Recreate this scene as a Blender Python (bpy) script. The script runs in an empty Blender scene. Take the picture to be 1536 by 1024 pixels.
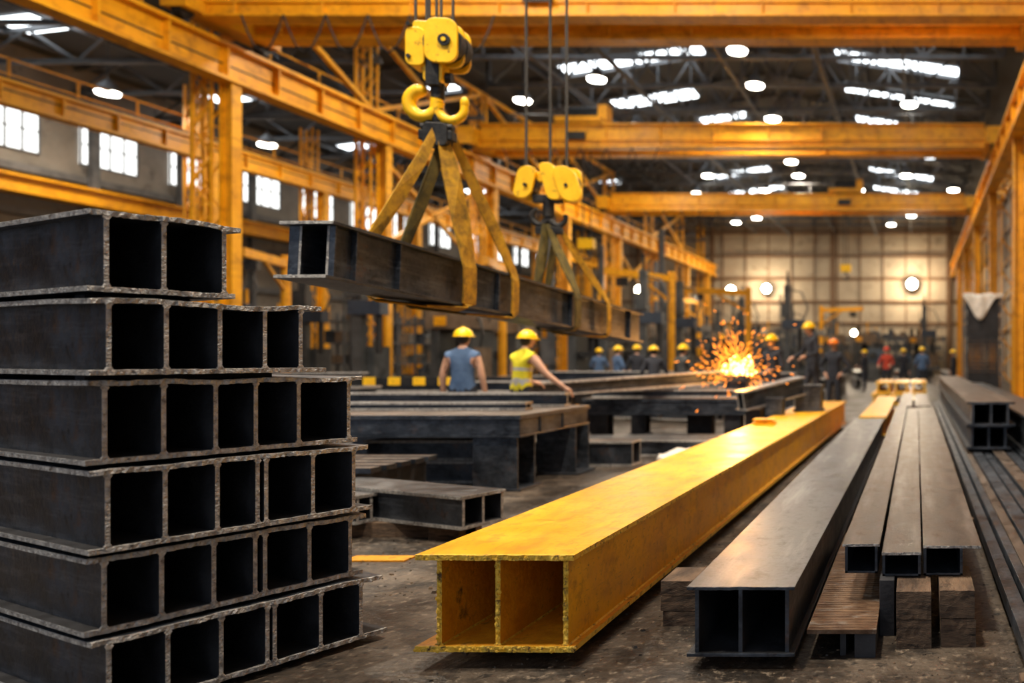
import bpy, bmesh, math, random
from mathutils import Vector, Matrix, noise
random.seed(7)
sc = bpy.context.scene
R = random.uniform

# ------------------------------------------------------------------ materials
def rgb(c): return (c[0], c[1], c[2], 1.0)
def M(name, c1, c2=None, scale=4, rough=(.45,.65), metal=0.0, bump=.15, stretch=(1,1,1),
      spot=None, spot_scale=9, spot_pos=(.56,.66), detail=6, bscale=None, spec=.5, streak=None, streak_s=(6,.5,6), streak_pos=(.5,.72), streak_rough=None,
      spot2=None, spot2_scale=3, spot2_pos=(.55,.7), wear=None):
    m = bpy.data.materials.new(name); m.use_nodes = True
    n = m.node_tree.nodes; l = m.node_tree.links
    b = n['Principled BSDF']
    b.inputs['Metallic'].default_value = metal
    b.inputs['Specular IOR Level'].default_value = spec
    tc = n.new('ShaderNodeTexCoord'); mp = n.new('ShaderNodeMapping')
    mp.inputs['Scale'].default_value = stretch
    l.new(tc.outputs['Object'], mp.inputs['Vector'])
    nz = n.new('ShaderNodeTexNoise'); nz.inputs['Scale'].default_value = scale
    nz.inputs['Detail'].default_value = detail; nz.inputs['Roughness'].default_value = .62
    l.new(mp.outputs['Vector'], nz.inputs['Vector'])
    cr = n.new('ShaderNodeValToRGB')
    cr.color_ramp.elements[0].position = .35; cr.color_ramp.elements[1].position = .66
    cr.color_ramp.elements[0].color = rgb(c1); cr.color_ramp.elements[1].color = rgb(c2 or c1)
    l.new(nz.outputs['Fac'], cr.inputs['Fac'])
    out = cr.outputs['Color']
    def layer(out, vec, sc_, pos, col):
        n2 = n.new('ShaderNodeTexNoise'); n2.inputs['Scale'].default_value = sc_
        n2.inputs['Detail'].default_value = 8; n2.inputs['Roughness'].default_value = .7
        l.new(vec, n2.inputs['Vector'])
        r2 = n.new('ShaderNodeValToRGB')
        r2.color_ramp.elements[0].position = pos[0]; r2.color_ramp.elements[1].position = pos[1]
        l.new(n2.outputs['Fac'], r2.inputs['Fac'])
        mx = n.new('ShaderNodeMixRGB'); mx.inputs[2].default_value = rgb(col)
        l.new(r2.outputs['Color'], mx.inputs[0]); l.new(out, mx.inputs[1]); return mx.outputs[0], r2.outputs['Color']
    if spot: out,_ = layer(out, mp.outputs['Vector'], spot_scale, spot_pos, spot)
    if spot2: out,_ = layer(out, tc.outputs['Object'], spot2_scale, spot2_pos, spot2)
    if wear:
        m3 = n.new('ShaderNodeMapping'); m3.inputs['Scale'].default_value = (9,1.2,9); m3.inputs['Rotation'].default_value=(0,0,.4)
        l.new(tc.outputs['Object'], m3.inputs['Vector']); out,_ = layer(out, m3.outputs['Vector'], 5, (.60,.68), wear)
    mr = n.new('ShaderNodeMapRange'); mr.inputs[1].default_value=.3; mr.inputs[2].default_value=.7
    mr.inputs[3].default_value = rough[0]; mr.inputs[4].default_value = rough[1]
    l.new(nz.outputs['Fac'], mr.inputs[0]); ro = mr.outputs[0]
    if streak:
        m2 = n.new('ShaderNodeMapping'); m2.inputs['Scale'].default_value = streak_s
        l.new(tc.outputs['Object'], m2.inputs['Vector'])
        out,fac = layer(out, m2.outputs['Vector'], 2.0, streak_pos, streak)
        if streak_rough is not None:
            mx = n.new('ShaderNodeMixRGB'); mx.inputs[2].default_value=(streak_rough,)*3+(1,)
            l.new(fac,mx.inputs[0]); l.new(ro,mx.inputs[1]); ro=mx.outputs[0]
    l.new(out, b.inputs['Base Color'])
    l.new(ro, b.inputs['Roughness'])
    if bump:
        n3 = n.new('ShaderNodeTexNoise'); n3.inputs['Scale'].default_value = bscale or scale*6
        n3.inputs['Detail'].default_value = 5
        l.new(mp.outputs['Vector'], n3.inputs['Vector'])
        bp = n.new('ShaderNodeBump'); bp.inputs['Strength'].default_value = bump
        bp.inputs['Distance'].default_value = .02
        l.new(n3.outputs['Fac'], bp.inputs['Height']); l.new(bp.outputs['Normal'], b.inputs['Normal'])
    return m
def E(name, c, s):
    m = bpy.data.materials.new(name); m.use_nodes = True
    n = m.node_tree.nodes; n.clear(); l = m.node_tree.links
    e = n.new('ShaderNodeEmission'); o = n.new('ShaderNodeOutputMaterial')
    e.inputs[0].default_value = rgb(c); e.inputs[1].default_value = s
    l.new(e.outputs[0], o.inputs[0]); return m

steel   = M('dark_mill_steel', (.026,.033,.045), (.085,.100,.128), 4, (.27,.55), .6, .22, (1,1,1), spot=(.15,.072,.032), spot_scale=3.5, spot_pos=(.585,.76), streak=(.15,.172,.205), streak_s=(3,1.0,9), streak_pos=(.50,.78), streak_rough=.28, spot2=(.02,.022,.026), spot2_scale=22, spot2_pos=(.52,.7))
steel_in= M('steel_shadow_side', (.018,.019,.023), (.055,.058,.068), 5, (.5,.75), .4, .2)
edge    = M('cut_steel_edge', (.24,.24,.245), (.60,.60,.59), 30, (.35,.6), .4, .8, bscale=80, spot=(.09,.075,.065), spot_scale=22, spot_pos=(.56,.68))
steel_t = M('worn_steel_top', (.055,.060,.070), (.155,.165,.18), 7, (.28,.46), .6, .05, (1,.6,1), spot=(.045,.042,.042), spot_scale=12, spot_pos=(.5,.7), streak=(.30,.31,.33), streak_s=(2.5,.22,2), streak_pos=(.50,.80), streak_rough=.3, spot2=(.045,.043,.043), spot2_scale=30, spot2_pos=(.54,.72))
plank   = M('brown_mill_plate', (.055,.043,.037), (.150,.120,.10), 8, (.34,.54), .45, .05, (1,.5,1), spot=(.085,.045,.026), spot_scale=10, streak=(.23,.20,.18), streak_s=(3,.22,2), streak_pos=(.50,.80), spot2=(.045,.036,.030), spot2_scale=28, spot2_pos=(.53,.72))
rusty   = M('rusty_plate', (.08,.04,.022), (.24,.15,.09), 9, (.35,.6), .4, .3, (1,3,1), spot=(.30,.27,.24), spot_scale=5)
yel     = M('yellow_paint', (.80,.375,.004), (.93,.48,.008), 3, (.28,.46), 0, .12, spot=(.42,.165,.006), spot_scale=9, spot_pos=(.53,.76), streak=(.55,.23,.008), streak_s=(5,1.1,2.2), streak_pos=(.49,.73), spot2=(.16,.068,.010), spot2_scale=30, spot2_pos=(.59,.70), wear=(.40,.19,.02))
yel_e   = M('chipped_yellow_edge', (.88,.48,.02), (.97,.66,.09), 25, (.4,.6), 0, .8, bscale=50, spot=(.10,.05,.015), spot_scale=24, spot_pos=(.52,.64))
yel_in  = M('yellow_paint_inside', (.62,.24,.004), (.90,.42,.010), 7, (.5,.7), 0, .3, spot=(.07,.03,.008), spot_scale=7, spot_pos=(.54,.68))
cry     = M('crane_yellow', (.72,.305,.003), (.87,.41,.005), 1.2, (.4,.6), 0, .03, spot=(.26,.10,.004), spot_scale=2.2, spot_pos=(.54,.8), streak=(.40,.16,.005), streak_s=(1.5,.6,1.5))
hooky   = M('hook_yellow', (.90,.50,.005), (.98,.60,.007), 6, (.3,.45), 0, .1, spot=(.12,.07,.01), spot_scale=14, spot_pos=(.58,.68))
black   = M('greased_black', (.012,.012,.013), (.04,.04,.04), 9, (.35,.6), .5, .2)
rope_m  = M('steel_rope', (.03,.03,.03), (.09,.09,.09), 60, (.4,.6), .7, .5)
sling_m = M('webbing_yellow', (.32,.16,.006), (.60,.33,.010), 10, (.7,.9), 0, .4, bscale=160, spot=(.07,.042,.005), spot_scale=7, spot_pos=(.48,.72))
sling_d = M('webbing_olive', (.045,.038,.010), (.15,.11,.02), 10, (.7,.9), 0, .4, bscale=160)
wood    = M('old_timber', (.05,.032,.022), (.20,.13,.083), 9, (.7,.9), 0, .5, (1,.3,5), spot=(.02,.014,.01), spot_scale=8)
conc    = M('dirty_concrete', (.030,.023,.018), (.125,.098,.074), 1.2, (.28,.7), 0, .6, spot=(.016,.013,.011), spot_scale=3.0, spot_pos=(.47,.60), bscale=24, detail=12, streak=(.26,.21,.16), streak_s=(9,9,9), streak_pos=(.55,.68), spot2=(.016,.013,.011), spot2_scale=14, spot2_pos=(.54,.62))
wallm   = M('aged_wall_panel', (.12,.11,.095), (.22,.20,.175), .7, (.6,.8), 0, .05, spot=(.06,.05,.045), spot_scale=1.5)
wallb   = M('beige_cladding', (.36,.29,.20), (.48,.395,.28), .4, (.5,.7), 0, .03, spot=(.25,.195,.13), spot_scale=.9)
roofm   = M('dark_roof_sheet', (.04,.045,.052), (.075,.08,.09), .6, (.6,.8), .1, .05)
trussm  = M('grey_truss_paint', (.06,.065,.072), (.13,.135,.145), 2, (.5,.7), .3, .03)
browns  = M('primer_brown', (.12,.06,.025), (.20,.11,.05), 2, (.5,.7), 0, .05)
white   = M('white_cloth', (.55,.53,.49), (.75,.73,.69), 5, (.8,.9), 0, .3)
mgreen  = M('machine_grey', (.03,.034,.036), (.075,.08,.085), 3, (.4,.6), .1, .05)
mblue   = M('machine_blue', (.02,.03,.05), (.04,.06,.09), 3, (.4,.6), .1, .05)
mbrown  = M('crate_brown', (.10,.065,.04), (.2,.14,.09), 3, (.6,.8), 0, .1)
skin    = M('skin', (.50,.28,.19), (.58,.34,.24), 6, (.5,.6), 0, .02)
hair    = M('dark_hair', (.02,.014,.01), (.04,.03,.02), 30, (.6,.8), 0, .2)
blue_c  = M('blue_workwear', (.05,.10,.21), (.09,.16,.30), 8, (.8,.9), 0, .2)
navy    = M('navy_workwear', (.010,.013,.022), (.025,.03,.045), 8, (.8,.9), 0, .2)
hivis   = M('hivis_yellow', (.70,.62,.02), (.82,.74,.04), 8, (.7,.9), 0, .1)
refl    = M('reflective_tape', (.45,.47,.48), (.6,.6,.6), 8, (.3,.4), .2, .02)
redc    = M('red_workwear', (.40,.04,.02), (.50,.06,.03), 8, (.8,.9), 0, .1)
helm_y  = M('helmet_yellow', (.92,.56,.006), (.96,.62,.01), 5, (.2,.3), 0, 0)
helm_o  = M('helmet_orange', (.85,.20,.01), (.9,.25,.015), 5, (.2,.3), 0, 0)
helm_r  = M('helmet_red', (.7,.05,.02), (.75,.06,.03), 5, (.2,.3), 0, 0)
boot    = M('boot_leather', (.02,.015,.01), (.04,.03,.02), 8, (.5,.7), 0, .1)
eyew    = M('eye_white', (.8,.8,.8), None, 5, (.2,.3), 0, 0)
sky_e   = E('skylight_glass', (.90,.96,1.0), 6)
win_e   = E('window_daylight', (.95,.96,.93), 2.4)
lamp_e  = E('lamp_lens', (1.0,.93,.80), 30)
flood_e = E('flood_lens', (1.0,.84,.58), 90)
spark_e = E('spark_glow', (1.0,.27,.025), 5)
core_e  = E('spark_core_glow', (1.0,.55,.14), 14)

# ------------------------------------------------------------------ mesh builder
class MB:
    def __init__(s): s.v=[]; s.f=[]; s.m=[]; s.s=[]
    def add(s, vs, fs, mat=0, X=None, smooth=False):
        o=len(s.v)
        for p in vs:
            p=Vector(p); s.v.append(X@p if X else p)
        for i,f in enumerate(fs):
            s.f.append([o+k for k in f]); s.m.append(mat if isinstance(mat,int) else mat[i]); s.s.append(smooth)
    def box(s,x0,x1,y0,y1,z0,z1,mat=0,X=None,fm=None,tm=None):
        vs=[(x0,y0,z0),(x1,y0,z0),(x1,y1,z0),(x0,y1,z0),(x0,y0,z1),(x1,y0,z1),(x1,y1,z1),(x0,y1,z1)]
        fs=[(0,3,2,1),(4,5,6,7),(0,1,5,4),(2,3,7,6),(0,4,7,3),(1,2,6,5)]
        f=mat if fm is None else fm; t=mat if tm is None else tm
        s.add(vs,fs,[mat,t,f,f,mat,mat],X)
    def cyl(s,p0,p1,r0,r1=None,n=14,mat=0,X=None):
        s.tube([p0,p1],[r0,r0 if r1 is None else r1],n,mat,X)
    def tube(s,pts,rad,n=10,mat=0,X=None):
        pts=[Vector(p) for p in pts]; vs=[]; N=len(pts); side=None
        for i,p in enumerate(pts):
            t=(pts[min(i+1,N-1)]-pts[max(i-1,0)]).normalized()
            if side is None:
                side=t.cross(Vector((0,0,1)) if abs(t.z)<.9 else Vector((1,0,0))).normalized()
            else:
                side=(side-t*side.dot(t)).normalized()
            up=t.cross(side)
            for k in range(n):
                a=2*math.pi*k/n
                vs.append(p+side*math.cos(a)*rad[i]+up*math.sin(a)*rad[i])
        fs=[]
        for i in range(N-1):
            for k in range(n):
                k2=(k+1)%n
                fs.append((i*n+k,i*n+k2,(i+1)*n+k2,(i+1)*n+k))
        s.add(vs,fs,mat,X,True)
        s.add(vs[:n],[tuple(range(n-1,-1,-1))],mat,X); s.add(vs[-n:],[tuple(range(n))],mat,X)
    def bar(s,p0,p1,w,mat=0,h=None,X=None):
        p0=Vector(p0);p1=Vector(p1);t=(p1-p0).normalized();h=h or w
        a=t.cross(Vector((0,0,1)) if abs(t.z)<.95 else Vector((1,0,0))).normalized(); b=t.cross(a)
        vs=[]
        for p in (p0,p1):
            for i,j in ((-1,-1),(1,-1),(1,1),(-1,1)): vs.append(p+a*i*w/2+b*j*h/2)
        s.add(vs,[(0,1,2,3),(4,7,6,5),(0,4,5,1),(1,5,6,2),(2,6,7,3),(3,7,4,0)],mat,X)
    def prism(s,pts,y0,y1,mat=0,X=None,fm=None):
        n=len(pts); vs=[(p[0],y0,p[1]) for p in pts]+[(p[0],y1,p[1]) for p in pts]
        fs=[tuple(range(n)),tuple(range(2*n-1,n-1,-1))]+[(i,(i+1)%n,n+(i+1)%n,n+i) for i in range(n)]
        s.add(vs,fs,[mat if fm is None else fm]*2+[mat]*n,X)
    def ell(s,c,r,mat=0,nu=16,nv=10,v0=0,v1=1,X=None):
        vs=[];fs=[]
        for j in range(nv+1):
            th=math.pi*(v0+(v1-v0)*j/nv)
            for i in range(nu):
                a=2*math.pi*i/nu
                vs.append((c[0]+r[0]*math.sin(th)*math.cos(a),c[1]+r[1]*math.sin(th)*math.sin(a),c[2]+r[2]*math.cos(th)))
        for j in range(nv):
            for i in range(nu):
                i2=(i+1)%nu; fs.append((j*nu+i,(j+1)*nu+i,(j+1)*nu+i2,j*nu+i2))
        s.add(vs,fs,mat,X,True)
    def ribbon(s,pts,ws,width,t=.012,mat=0):
        pts=[Vector(p) for p in pts]; vs=[];N=len(pts)
        for i,p in enumerate(pts):
            T=(pts[min(i+1,N-1)]-pts[max(i-1,0)]).normalized()
            W=Vector(ws[i]).normalized(); W=(W-T*W.dot(T)).normalized(); Nn=T.cross(W)
            wd=width[i] if isinstance(width,(list,tuple)) else width
            for a,b in ((-1,-1),(1,-1),(1,1),(-1,1)): vs.append(p+W*a*wd/2+Nn*b*t/2)
        fs=[(0,1,2,3),tuple(range(4*N-1,4*N-5,-1))]
        for i in range(N-1):
            for k in range(4):
                k2=(k+1)%4; fs.append((4*i+k,4*i+k2,4*i+4+k2,4*i+4+k))
        s.add(vs,fs,mat)
    def mesh(s,name,mats):
        me=bpy.data.meshes.new(name); me.from_pydata([tuple(v) for v in s.v],[],s.f)
        for m in mats: me.materials.append(m)
        for i,p in enumerate(me.polygons): p.material_index=s.m[i]; p.use_smooth=s.s[i]
        bm=bmesh.new(); bm.from_mesh(me); bmesh.ops.recalc_face_normals(bm,faces=bm.faces); bm.to_mesh(me); bm.free()
        return me
    def obj(s,name,mats,loc=(0,0,0),rot=0,parent=None,bevel=0,rx=0,ry=0):
        return place(name,s.mesh(name,mats),loc,rot,parent,bevel,rx,ry)
def place(name,me,loc=(0,0,0),rot=0,parent=None,bevel=0,rx=0,ry=0):
    o=bpy.data.objects.new(name,me); sc.collection.objects.link(o)
    o.location=loc; o.rotation_euler=(rx,ry,rot)
    if parent: o.parent=parent
    if bevel:
        b=o.modifiers.new('bevel','BEVEL'); b.width=bevel; b.segments=2; b.limit_method='ANGLE'; b.angle_limit=math.radians(50)
    return o
def empty(name,loc=(0,0,0),rot=0):
    o=bpy.data.objects.new(name,None); sc.collection.objects.link(o); o.location=loc; o.rotation_euler=(0,0,rot); return o

# plate with a rough torch-cut near end (subdivided, wavy)
def plate(mb,x0,x1,L,z0,z1,mat=0,em=1,tm=None,amp=.008,seed=0,ny=6,sag=0.0,step=.02):
    nx=max(6,int((x1-x0)/step)); ys=[0,.014,.06,.15,.4,1.0,L] if L>1.2 else [0,.05,L*.5,L]
    tm=mat if tm is None else tm
    def P(i,j,z,top):
        x=x0+(x1-x0)*i/nx; y=ys[j]
        fade=max(0,1-y/.45)
        w=noise.noise(Vector((x*14,seed*3.1,0)))*amp*.4*fade + noise.noise(Vector((x*3,seed*5.7,2)))*sag*fade
        yy=y
        if j==0: yy+=noise.noise(Vector((x*24,seed*7.3,5)))*amp*1.3+noise.noise(Vector((x*70,seed,z*50)))*amp*.9
        if i in (0,nx): x+=noise.noise(Vector((y*14,seed,i)))*amp*.5
        return (x,yy,z+w+(noise.noise(Vector((x*80,seed,9+top)))*amp*.45 if j==0 else 0))
    nj=len(ys); vs=[]
    for top,z in ((0,z0),(1,z1)):
        for j in range(nj):
            for i in range(nx+1): vs.append(P(i,j,z,top))
    A=lambda t,j,i:t*nj*(nx+1)+j*(nx+1)+i
    fs=[];ms=[]
    for j in range(nj-1):
        for i in range(nx):
            fs.append((A(0,j,i),A(0,j+1,i),A(0,j+1,i+1),A(0,j,i+1)));ms.append(mat)
            fs.append((A(1,j,i),A(1,j,i+1),A(1,j+1,i+1),A(1,j+1,i)));ms.append(em if j==0 and em!=0 and step<.03 else tm)
    for i in range(nx):
        fs.append((A(0,0,i),A(0,0,i+1),A(1,0,i+1),A(1,0,i)));ms.append(em)
        fs.append((A(0,nj-1,i),A(1,nj-1,i),A(1,nj-1,i+1),A(0,nj-1,i+1)));ms.append(em)
    for j in range(nj-1):
        fs.append((A(0,j,0),A(1,j,0),A(1,j+1,0),A(0,j+1,0)));ms.append(em)
        fs.append((A(0,j,nx),A(0,j+1,nx),A(1,j+1,nx),A(1,j,nx)));ms.append(em)
    mb.add(vs,fs,ms)
def girder(w,h,L,webs,tf=.025,tw=.02,inset=.0,tm=None,amp=.006,seed=0,sag=0,x0=0,topx=None,botx=None,step=.02,inn=None):
    mb=MB()
    tx=topx or (x0,x0+w); bx=botx or (x0,x0+w)
    plate(mb,bx[0],bx[1],L,0,tf,0,1,inn,amp*.6,seed+11,sag=0,step=step)
    plate(mb,tx[0],tx[1],L,h-tf,h,0,1,tm,amp,seed,sag=sag,step=step)
    nw=len(webs)
    for k,c in enumerate(webs):
        y0=inset+.004; a,b=c-tw/2,c+tw/2; z0,z1=tf*.7,h-tf*.7; y1=L-.01
        vs=[(a,y0,z0),(b,y0,z0),(b,y1,z0),(a,y1,z0),(a,y0,z1),(b,y0,z1),(b,y1,z1),(a,y1,z1)]
        fs=[(0,3,2,1),(4,5,6,7),(0,1,5,4),(2,3,7,6),(0,4,7,3),(1,2,6,5)]
        I=0 if inn is None else inn
        mb.add(vs,fs,[0,0,1,1,0 if k==0 else I,0 if k==nw-1 else I])
    return mb

# ------------------------------------------------------------------ room shell
XW,XE,YB,YF=-31.0,5.6,70.0,-6.0
mb=MB(); mb.box(XW-.3,XE+.3,YF,YB+.3,-.2,0); mb.obj('floor',[conc])
mb=MB(); mb.box(XW-.3,XE+.3,YB,YB+.3,0,16)
mb.obj('wall_back',[wallb])
mb=MB()
for z in (4.3,6.2,8.2,10.2,12.2): mb.box(XW,XE,YB-.16,YB-.02,z,z+.22,0)
for i in range(19): mb.box(XW+i*2,XW+i*2+.10,YB-.10,YB-.02,0,13.8,0)
for x in (-24.5,-18,-7.5,2.6): mb.box(x,x+.35,YB-.4,YB-.17,0,13.8,0)
mb.obj('trim_back',[browns])
mb=MB(); mb.box(XE,XE+.3,YF,YB,0,14); mb.obj('wall_right',[wallb])
mb=MB()
for z in (3,5,7,9,11,13): mb.box(XE-.12,XE-.01,YF,YB-.5,z,z+.15)
for i in range(13): mb.box(XE-.25,XE-.13,YF+1+i*6,YF+1.3+i*6,0,13.8)
mb.obj('trim_right',[browns])
mb=MB(); mb.box(XW-.3,XW,YF,YB,0,13); mb.obj('wall_left',[wallm])
wn=0
y=22.5
wy=[]
while y<66:
    wy.append((y,y+2.15)); y+=3.55
for a,b in wy:
    wn+=1; mb=MB()
    mb.box(XW+.01,XW+.05,a,b,8.65,10.15,0)
    for t in (0,.25,.5,.75,1): yy=a+(b-a)*t; mb.box(XW+.05,XW+.10,yy-.025,yy+.025,8.6,10.2,1)
    for z in (8.64,9.4,10.16): mb.box(XW+.05,XW+.10,a,b,z-.025,z+.025,1)
    mb.obj('window_%d'%wn,[win_e,trussm])
mb=MB()
for z in (2.5,4.5,6.4,7.9,10.8): mb.box(XW+.01,XW+.22,YF,YB-.5,z,z+.25,0)
for i in range(22): mb.box(XW+.22,XW+.42,YF+.2+i*3.55,YF+.48+i*3.55,0,11.5,0)
mb.obj('trim_left',[trussm])
mb=MB(); mb.box(XW+.45,XW+1.1,YF,YB-.6,7.0,7.5,0); mb.box(XW+.35,XW+1.25,YF,YB-.6,7.5,7.58,0)
mb.obj('wall_crane_rail',[cry])
XR=-7.15
def roofz(x):
    if x<-17.5: return 12.2+(x-XW)/13.5*1.6
    return 13.8+1.55*(1-abs(x-XR)/10.4) if x<3.25 else 13.8-(x-3.25)*.15
mb=MB()
xs=[XW-.3,-17.5,XR,3.25,XE+.3]
for a,b in zip(xs[:-1],xs[1:]):
    za,zb=roofz(a+1e-4),roofz(b-1e-4)
    mb.add([(a,YF,za),(b,YF,zb),(b,YB+.3,zb),(a,YB+.3,za),(a,YF,za+.15),(b,YF,zb+.15),(b,YB+.3,zb+.15),(a,YB+.3,za+.15)],
      [(0,1,2,3),(4,7,6,5),(0,4,5,1),(1,5,6,2),(2,6,7,3),(3,7,4,0)],0)
mb.obj('ceiling',[roofm])
mb=MB()
def sky(xa,xb,ya,yb):
    n=max(1,int(abs(xb-xa)/1.55)); 
    for i in range(n):
        a=xa+(xb-xa)*i/n+.07; b=xa+(xb-xa)*(i+1)/n-.07
        za,zb=roofz(a)-.04,roofz(b)-.04
        mb.add([(a,ya,za),(b,ya,zb),(b,yb,zb),(a,yb,za)],[(0,1,2,3)],0)
for Y in (4,11,18,27,34.6): sky(-15.6,-9.3,Y,Y+1.3); sky(-3.6,1.9,Y,Y+1.3)
sky(-15.2,-11.0,39.5,40.8); sky(-3.6,1.9,38.8,40.0)
sky(-12,-9.4,44,45.2); sky(-3.4,-1,44,45.2)
for Y in (50,56,62): sky(-14.6,-10.2,Y,Y+1.2); sky(-3.4,1.2,Y,Y+1.2)
for Y in (12,19,25.6,33,41,52): sky(-29.8,-27.2,Y,Y+1.2); sky(-21.5,-20,Y+2,Y+3)
mb.obj('skylight_panels',[sky_e])
def truss_main():
    mb=MB(); n=14; x0,x1=-17.4,3.2
    zb=12.5; P=[x0+(x1-x0)*i/n for i in range(n+1)]
    mb.bar((x0,0,zb),(x1,0,zb),.16,0); mb.bar((x0,0,zb),(x0,0,roofz(x0+.1)-.1),.16,0); mb.bar((x1,0,zb),(x1,0,roofz(x1)-.1),.16,0)
    mb.bar((x0,0,roofz(x0+.1)-.15),(XR,0,roofz(XR)-.15),.16,0); mb.bar((XR,0,roofz(XR)-.15),(x1,0,roofz(x1)-.15),.16,0)
    for i in range(n):
        a,b=P[i],P[i+1]
        if i%2==0: mb.bar((a,0,zb),(b,0,roofz(b-.01)-.15),.09,0)
        else: mb.bar((a,0,roofz(a+.01)-.15),(b,0,zb),.09,0)
        if i: mb.bar((a,0,zb),(a,0,roofz(a)-.15),.07,0)
    n=8; x0,x1=-30.9,-17.6; P=[x0+(x1-x0)*i/n for i in range(n+1)]; zb=11.2
    mb.bar((x0,0,zb),(x1,0,zb),.14,0); mb.bar((x0,0,roofz(x0)-.15),(x1,0,roofz(x1)-.15),.14,0)
    for i in range(n):
        a,b=P[i],P[i+1]
        if i%2==0: mb.bar((a,0,zb),(b,0,roofz(b)-.15),.08,0)
        else: mb.bar((a,0,roofz(a)-.15),(b,0,zb),.08,0)
    return mb.mesh('roof_truss',[trussm])
tm=truss_main()
for i in range(22): place('roof_truss',tm,(0,1.5+i*3.1,0))
mb=MB()
for x in [-30,-28,-26,-24,-22,-20,-18.4,-16.4,-14.2,-12,-9.9,-7.15,-4.5,-2.4,-.2,1.9]:
    z=roofz(x)-.10; mb.box(x-.05,x+.05,YF,YB-.05,z-.12,z)
for x in (-14,-7.15,-.5): mb.box(x-.05,x+.05,YF,YB-.05,12.35,12.47)
for x in (-11,-3.5): mb.cyl((x,YF,12.1),(x,YB-.5,12.1),.09,n=8)
mb.obj('roof_purlins',[trussm])

# ------------------------------------------------------------------ runways + columns
def runway(x,z0,z1,w,side,name):
    mb=MB(); ya,yb=YF,YB-.6
    mb.box(x-w/2,x+w/2,ya,yb,z0,z0+.09); mb.box(x-w/2,x+w/2,ya,yb,z1-.09,z1); mb.box(x-.06,x+.06,ya,yb,z0+.09,z1-.09)
    mb.box(x-.05,x+.05,ya,yb,z1,z1+.10,1)
    y=ya+.5
    while y<yb:
        mb.box(x-w/2+.04,x-.06,y,y+.05,z0+.09,z1-.09); mb.box(x+.06,x+w/2-.04,y,y+.05,z0+.09,z1-.09); y+=1.6
    mb.box(x-side*.06-.012,x-side*.06+.012,ya,yb,z0+.40,z0+.44,1)
    xo=x+side*1.1
    mb.box(xo-.07,xo+.07,ya,yb,z1-.25,z1-.1)
    y=ya+.5;k=0
    while y<yb-1.4:
        a,b=(x,xo) if k%2==0 else (xo,x)
        mb.bar((a,y,z1-.2),(b,y+1.3,z1-.2),.08); y+=1.3;k+=1
    y=ya+.5
    while y<yb: mb.bar((xo,y,z1-.1),(xo,y,z1+1.0),.05); y+=1.9
    mb.box(xo-.025,xo+.025,ya,yb,z1+.95,z1+1.0); mb.box(xo-.02,xo+.02,ya,yb,z1+.5,z1+.54)
    return mb.obj(name,[cry,black])
runway(-17.5,8.45,9.40,.5,-1,'crane_runway')
runway(-25.0,8.4,9.1,.4,-1,'crane_runway')
runway(3.15,8.45,9.45,.5,1,'crane_runway')

def column(H,top,mi=0):
    mb=MB()
    mb.box(-.15,.15,-.02,.02,0,H); mb.box(-.17,-.13,-.15,.15,0,H); mb.box(.13,.17,-.15,.15,0,H)
    mb.box(-.35,.35,-.35,.35,0,.06)
    for yy in (-.16,.16): mb.bar((-.82,yy,0),(-.82,yy,top),.08); 
    for yy in (-.16,.16): mb.bar((-.34,yy,0),(-.34,yy,top),.06)
    z=.3;k=0
    while z<top-.8:
        for yy in (-.16,.16):
            a,b=(-.82,-.30) if k%2==0 else (-.30,-.82)
            mb.bar((a,yy,z),(b,yy,z+.7),.035)
        mb.bar((-.82,-.16,z),(-.82,.16,z+.7),.035)
        z+=.7;k+=1
    return mb
cm=column(8.45,12.4).mesh('crane_column',[cry])
for Y in (9,14.5,20.4,26.3,33,40,47,54,61,67): place('crane_column',cm,(-17.5,Y,0))
cm2=column(8.4,11.1).mesh('crane_column_aisle',[cry])
for Y in (21,28.4,33.7,40,47,54,61): place('crane_column',cm2,(-25,Y,0))
cm3=column(8.45,8.45).mesh('crane_column_right',[cry])
for Y in (8,16.5,25.5,34,43,52,61): place('crane_column',cm3,(3.25,Y,0),math.pi)
mb=MB()
for a,b in ((20.4,26.3),(26.3,33),(33,40),(40,47),(54,61)):
    mb.bar((-17.9,a,9.6),(-17.9,b,12.3),.14); mb.bar((-17.9,b,9.6),(-17.9,a,12.3),.14)
    mb.bar((-17.9,a,12.3),(-17.9,b,12.3),.14)
for a,b in ((26.3,33),(47,54)):
    mb.bar((-17.9,a,5),(-17.9,b,8.4),.12); mb.bar((-17.9,b,5),(-17.9,a,8.4),.12)
mb.obj('portal_bracing',[cry])

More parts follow.
